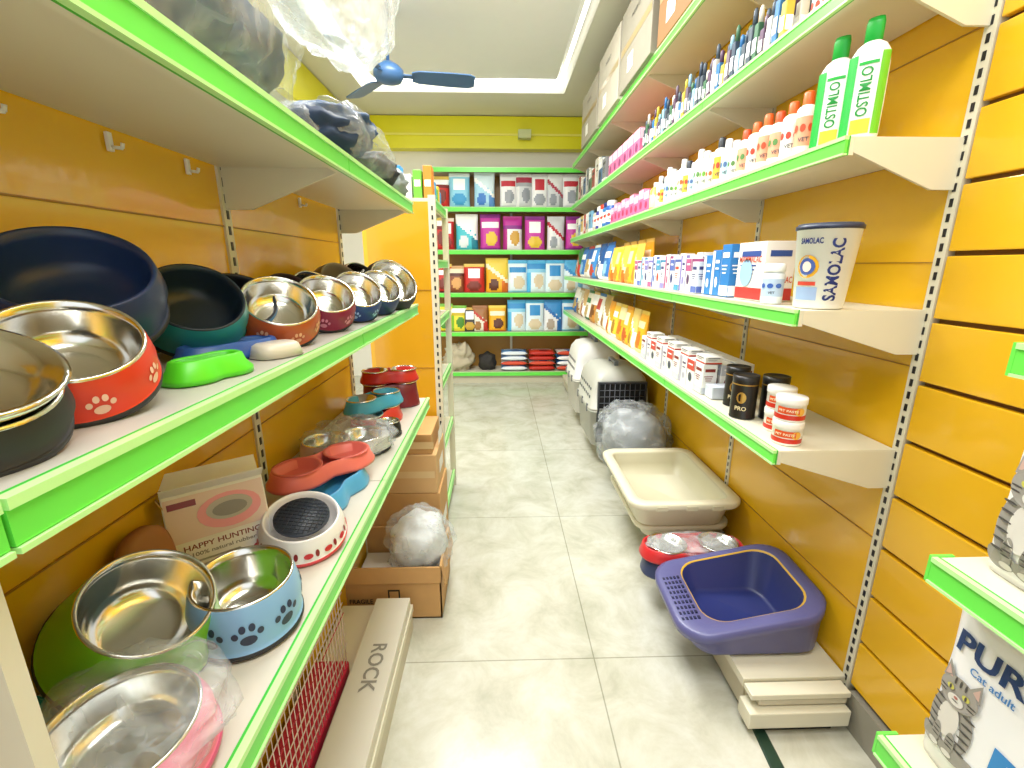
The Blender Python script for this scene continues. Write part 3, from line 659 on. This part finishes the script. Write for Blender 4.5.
# ---------------- right base objects ----------------
def rr(x0,x1,y0,y1,r,z,n=6,zf=None):
    out=[]
    for cx,cy,a0 in ((x1-r,y1-r,0),(x0+r,y1-r,90),(x0+r,y0+r,180),(x1-r,y0+r,270)):
        for k in range(n+1):
            a=R(a0+90*k/n); x=cx+r*math.cos(a); y=cy+r*math.sin(a); out.append((x,y,zf(x,y) if zf else z))
    return out
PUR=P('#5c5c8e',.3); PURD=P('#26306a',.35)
mb=MB('litter_tray')
X0,X1,Yy0,Yy1=.62,1.14,1.27,1.66; zb=.152
def zf(d=0): return lambda x,y: zb+.09+d+.10*max(0,min(1,(x-X0)/(X1-X0)))**1.2+.025*max(0,(y-Yy0)/(Yy1-Yy0))
rings=[rr(X0+.07,X1-.03,Yy0+.03,Yy1-.03,.07,zb),rr(X0+.06,X1-.01,Yy0+.015,Yy1-.02,.08,zb+.02),rr(X0+.04,X1-.006,Yy0+.008,Yy1-.012,.09,0,zf=zf(-.04)),
 rr(X0+.004,X1,Yy0,Yy1,.1,0,zf=zf(-.03)),rr(X0,X1,Yy0,Yy1,.1,0,zf=zf(0)),rr(X0+.012,X1-.01,Yy0+.01,Yy1-.01,.1,0,zf=zf(.006)),rr(X0+.10,X1-.045,Yy0+.05,Yy1-.025,.08,0,zf=zf(.0)),
 rr(X0+.105,X1-.05,Yy0+.055,Yy1-.03,.08,0,zf=zf(-.004)),rr(X0+.13,X1-.07,Yy0+.08,Yy1-.05,.07,zb+.03),rr(X0+.15,X1-.09,Yy0+.09,Yy1-.07,.05,zb+.02)]
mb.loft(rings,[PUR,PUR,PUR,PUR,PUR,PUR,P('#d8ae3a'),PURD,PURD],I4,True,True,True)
for i in range(5):
    for j in range(9):
        x=X0+.024+i*.014; y=1.35+j*.025; mb.box(x,x+.008,y,y+.012,zf()(x,y)+.002,zf()(x,y)+.0075,mat('#1c1f44',.5))
mb.build()
mb=MB('double_diner_bowl'); M0=T(.85,1.77,.152); double_bowl('',M0,.44,.19,.08,P('#2c3a66'),None,False,.15,mb); double_bowl('',M0@T(0,0,.082),.46,.2,.05,P('#d02c30'),None,True,.15,mb)
mb.blob((.85,1.77,.285),.2,.085,.02,FILM,.1,3,6); mb.build()
BE=P('#e2ddc2',.35); BEI=P('#d0cbae',.4)
def pan(name,a,z0,zr):
    mb=MB(name)
    def q(i,z,r=.06): return rr(a[0]+i,a[1]-i,a[2]+i,a[3]-i,r,z)
    mb.loft([q(.07,z0),q(.06,z0+.008),q(.04,zr-.04),q(.036,zr-.036),q(.006,zr-.034,.08),q(0,zr-.024,.08),q(0,zr-.006,.08),q(.006,zr,.08),q(.05,zr-.004,.05),q(.056,zr-.012,.05),q(.062,zr-.07,.05),q(.09,z0+.016,.04)],
     [BE]*8+[BEI]*3,I4,True,True,True)
    return mb
pan('litter_box',(.66,1.13,1.95,2.56),.152,.26).build()
mb=pan('litter_box',(.605,1.14,1.88,2.56),.262,.41)
for x in (.72,.86,.98): mb.box(x,x+.05,1.875,1.89,.38,.4,BEI)
mb.build()
mb=MB('wrapped_litter_hood'); g=mat('#8f9294',.5,0,'plastic')
mb.blob((.91,2.90,.33),.19,.22,.19,g,.04,1.5,2,flat=.152,pw=.7); mb.blob((.89,2.88,.36),.23,.25,.23,FILM,.08,3,5,flat=.1525,nu=60,nv=40,pw=.8)
mb.build()
def carrier(x0,x1,y0,y1,z0,h,top,botm,door=True):
    mb=MB('pet_carrier'); hm=z0+h*.48; T_=P(top,.45); Bm=P(botm,.4)
    f=lambda i,z,r=.06: rr(x0+i,x1-i,y0+i,y1-i,r,z)
    mb.loft([f(.03,z0),f(.025,z0+.01),f(.005,hm-.02),f(-.008,hm-.015),f(-.008,hm-.002)],Bm,I4,True,True,True)
    mb.loft([f(-.008,hm),f(-.008,hm+.015),f(.004,hm+.02),f(.02,z0+h*.75),f(.035,z0+h*.86),f(.07,z0+h*.94),f(.12,z0+h*.97,.05)],T_,I4,True,True,True)
    cx=(x0+x1)/2; cy=(y0+y1)/2; zt=z0+h*.97; HG=P('#7a8087')
    mb.box(cx-.018,cx+.018,cy-.1,cy+.1,zt+.02,zt+.035,HG,bv=.005); mb.box(cx-.015,cx+.015,cy-.1,cy-.08,zt,zt+.02,HG); mb.box(cx-.015,cx+.015,cy+.08,cy+.1,zt,zt+.02,HG)
    for k in range(7):
        y=y0+.1+k*(y1-y0-.2)/6
        for zz in (.6,.7):
            ins=.004+(zz-.52)/.23*.016
            mb.box(x0+ins-.003,x0+ins+.03,y-.012,y+.012,z0+h*zz,z0+h*zz+.02,P('#4a4e52'))
        if k in (0,3,6): mb.box(x0-.012,x0-.004,y-.014,y+.014,hm-.03,hm+.03,P('#5a5f66'),bv=.003)
    if door:
        dx0,dx1,dz0,dz1=x0+.06,x1-.06,z0+.06,z0+h*.82
        mb.box(dx0,dx1,y0-.004,y0+.03,dz0,dz1,mat('#0d0e10',.8))
        for a_ in ((dx0-.012,dx0,dz0-.012,dz1+.012),(dx1,dx1+.012,dz0-.012,dz1+.012),(dx0,dx1,dz0-.012,dz0),(dx0,dx1,dz1,dz1+.012)): mb.box(a_[0],a_[1],y0-.014,y0+.02,a_[2],a_[3],P('#33363b'))
        n=9
        for k in range(1,n): x=dx0+(dx1-dx0)*k/n; mb.rod((x,y0-.01,dz0),(x,y0-.01,dz1),.003,P('#55585e'),5)
        for k in range(1,9): z=dz0+(dz1-dz0)*k/9; mb.rod((dx0,y0-.01,z),(dx1,y0-.01,z),.003,P('#55585e'),5)
    mb.build()
carrier(.67,1.12,3.2,3.8,.152,.60,'#bdbdb2','#aaaaa0')
carrier(.68,1.12,4.0,4.55,.152,.66,'#dddcd6','#cfcdc4',False)
mb=MB('pet_food_sack')
for i in range(3): mb.bag(FNX(.93,4.75+i*.3,.152),.28,.42,.14,zones('#e6e2d8','#c23a2a','#2a5fa0','#c0a060'),seed=i)
mb.build()

# ---------------- back unit goods ----------------
def row(name,z,items,y=5.84,ht=.33,t=.12):
    mb=MB(name)
    for i,(x,w,c,h) in enumerate(items): mb.bag(FNY(x,y,z)@RX(-4),w*1.12,(h or ht)*1.15,t,zones(*c,st=(i*3+int(z*7))%4),nu=14,nv=18,seed=i+z*3)
    return mb.build()
LB=('#8fd0ea','#e9f3f6','#ffffff','#3a9ad0','#5ab0dc'); LB2=('#e0f0f6','#55b4e4','#2f8fd0','#d8c8a8','#8fd0ee')
GY=('#c9ccd0','#e6e6e6','#a8324a','#8a8f98','#9fa2a8'); WH=('#eeeef0','#d8d8dc','#c02a3a','#9a9fa8','#dadce0'); PU=('#c83aa4','#8a2c8a','#ffffff','#e6c23a','#9a2c9a')
RB=('#c82a22','#e2c25a','#ffffff','#7a2a1a','#7a1a16'); OR=('#f4b022','#f0d04a','#fff4d0','#5a2a14','#d8701a'); BR=('#8a4a2a','#d0a06a','#f0e0c0','#d8a05a','#5a2a1a')
CY=('#4ac4d4','#ffffff','#ffffff','#e0e6e8','#2a8aa0'); YG=('#e8da34','#7ab83a','#ffffff','#4a8a2a','#c8b01a')
X=lambda u:(u-498)/78
row('pet_food_pouches',2.143,[(-.68,.2,RB,.3),(X(463),.22,LB,.33),(X(486),.22,('#a8d8f0','#d8ecf4','#ffffff','#3a78c8','#5a90d0'),.34)]+[(X(508+i*14.5),.18,GY if i%2 else WH,.33) for i in range(6)])
row('pet_food_pouches',1.658,[(-.7,.16,RB,.33),(X(451),.14,('#c8262a','#f0e0d0','#ffffff','#8a1a1a'),.32),(X(469),.24,CY,.36),(X(491),.22,PU,.36),(X(512),.21,('#f1eef2','#b8308a','#c02a9a','#d0a040','#8a2a8a'),.34),(X(533),.22,PU,.34),(X(553),.19,WH,.34),(X(571),.2,PU,.34)])
row('pet_food_pouches',1.15,[(-.68,.2,RB,.3),(X(456),.22,BR,.28),(X(475),.23,RB,.3),(X(497),.25,OR,.36)]+[(X(517+i*18),.22,LB2,.34) for i in range(5)])
row('pet_food_pouches',.667,[(-.68,.2,YG,.3),(X(459),.18,YG,.28),(X(470),.16,('#3a3a3a','#c8a03a','#ffffff','#c8a03a'),.26),(X(480),.18,('#e6dfd0','#a06a3a','#c0392b','#a0703a'),.28),(X(497),.2,OR,.28)]+[(X(516+i*18),.21,LB2 if i!=2 else ('#e8e8ea','#3a8fd0','#2a70b8','#b0a090'),.34) for i in range(5)])
mb=MB('crumpled_paper_sack'); mb.blob((-.52,5.93,.3),.17,.13,.18,mat('#c2b79c',.8,0,'paper',bump=.5),.25,3,4,flat=.152); mb.build()
mb=MB('black_travel_bag'); mb.blob((-.15,5.95,.25),.11,.1,.12,mat('#2a2624',.7,0,'fabric'),.1,2,4,flat=.152,pw=.8); mb.build()
mb=MB('stacked_kibble_bags')
for (x,c,n) in ((.2,('#5a9ad8','#ffffff','#ffffff','#2a5fa0','#e6eef4'),4),(.56,('#d8402a','#f0a03a','#ffffff','#8a1a1a','#c02a1a'),4),(.92,('#3a7fc0','#ffffff','#ffffff','#2a5fa0'),4)):
    for j in range(n):
        cc_=c if (j+int(x*10))%3 else ('#e8e4dc','#3a78c0','#c02a2a','#3a78c0','#d84a2a')
        mb.bag(frame((x,5.79,.152+.035+.065*j),(1,0,0),(0,1,0),(0,0,1)),.34,.33,.068,zones(*cc_),seed=j+x)
mb.build()

# ---------------- near cat food bags ----------------
def cat_print(mb,F,cx,cy,s):
    g=mat('#9a968e',.6,0,'print'); d=mat('#4a4744',.6,0,'print'); l=mat('#d8d4cc',.6,0,'print')
    def e(x,y,rx,ry,m,o): mb.disc(rx*s,ry*s,m,F,cx+x*s,cy+y*s,o,24)
    e(0,-.1,.34,.5,g,.0006); e(-.2,-.52,.2,.14,g,.0009); e(.16,-.54,.22,.12,g,.0009); e(.38,-.5,.22,.09,g,.0004)
    e(-.02,-.05,.16,.3,l,.0012)
    for k in range(6):
        for sx in (-1,1): e(sx*.24,.2-.12*k,.09,.018,d,.0014)
    e(-.12,-.4,.07,.2,g,.0016); e(.1,-.4,.07,.2,g,.0016); e(-.12,-.58,.08,.045,l,.002); e(.1,-.58,.08,.045,l,.002)
    for k in range(3): e(-.12,-.3-.07*k,.06,.012,d,.0022); e(.1,-.3-.07*k,.06,.012,d,.0022)
    for sx in (-1,1):
        mb.add([((cx+sx*.08*s),cy+.62*s,.002),(cx+sx*.3*s,cy+.55*s,.002),(cx+sx*.26*s,cy+.86*s,.002)],[(0,1,2)],g,F)
        mb.add([((cx+sx*.14*s),cy+.62*s,.0024),(cx+sx*.27*s,cy+.6*s,.0024),(cx+sx*.245*s,cy+.78*s,.0024)],[(0,1,2)],mat('#c8a79c',.6),F)
    e(0,.45,.3,.25,g,.0026)
    for k in (-1,0,1): e(k*.08,.62,.016,.06,d,.003)
    for sx in (-1,1):
        e(sx*.22,.42,.07,.012,d,.003); e(sx*.22,.36,.06,.012,d,.003)
        e(sx*.12,.48,.055,.045,mat('#c9c45a',.4),.0033); e(sx*.12,.48,.016,.04,d,.0038)
    e(0,.33,.12,.085,l,.003); e(0,.375,.03,.022,mat('#b06a60',.5),.0036); e(0,.32,.05,.008,d,.0036)
def catbag(x,yc,z,w,h,t,seed,decor):
    mb=MB('cat_food_bag'); wht=mat('#f0f1f2',.28,0,'foil'); edge=mat('#dfe6ec',.28,0,'foil')
    F=FNX(x,yc,z)
    Z=mb.bag(F,w,h,t,lambda u,v: edge if v>.92 else wht,nu=24,nv=24,seed=seed,seal=.04,ex=7)
    k=len(mb.v); decor(mb,I4)
    for i in range(k,len(mb.v)):
        q=mb.v[i]; mb.v[i]=tuple(F@Vector((q[0],q[1],Z(q[0],q[1])+q[2]+.0012)))
    mb.build()
def d1(mb,F):
    mb.text('PURE',.055,P('#173a6e'),F,-.07,.265,.001,width=.15,bold=.03)
    mb.text('Cat adult',.02,P('#3f7fc0'),F,-.07,.24,.001)
    cat_print(mb,F,-.11,.135,.12); mb.quad(.075,.075,P('#2f86c8'),F,.0,.12,.001); mb.text('19',.045,WHITE,F,.0,.115,.002); mb.text('kg',.02,WHITE,F,.0,.095,.002)
def d2(mb,F):
    cat_print(mb,F,-.095,.11,.14); mb.text('PURE',.06,P('#173a6e'),F,.0,.28,.001,width=.2,bold=.03); mb.quad(.08,.06,P('#2f86c8'),F,.09,.1,.001)
catbag(.87,.54,.522,.34,.375,.075,1,d1)
catbag(.87,.53,.957,.32,.355,.075,4,d2)

# ---------------- lights ----------------
def area(n,loc,sx,sy,pw,rot=(0,0,0),col=(1,1,1)):
    l=bpy.data.lights.new(n,'AREA'); l.shape='RECTANGLE'; l.size=sx; l.size_y=sy; l.energy=pw; l.color=col
    o=bpy.data.objects.new(n,l); o.location=loc; o.rotation_euler=rot; sc.collection.objects.link(o)
area('ceiling_panel_light',(.1,.1,3.15),1.4,1.4,55)
area('ceiling_panel_light',(-.2,1.8,3.25),1.0,.8,48)
area('ceiling_panel_light',(-.3,3.0,3.25),1.0,.7,75)
area('ceiling_panel_light',(-1.9,2.0,3.15),.8,2.5,45)
w=bpy.data.worlds.new('world'); sc.world=w; w.use_nodes=True
w.node_tree.nodes['Background'].inputs[0].default_value=(.93,.97,1,1); w.node_tree.nodes['Background'].inputs[1].default_value=1.35
cd=bpy.data.cameras.new('camera'); cd.sensor_width=36; cd.lens=460/1024*36; cd.clip_start=.02
co=bpy.data.objects.new('camera',cd); co.location=(0,0,1.47); co.rotation_euler=(R(90-14.4),0,-math.atan(.0295)); sc.collection.objects.link(co); sc.camera=co
sc.view_settings.view_transform='Standard'
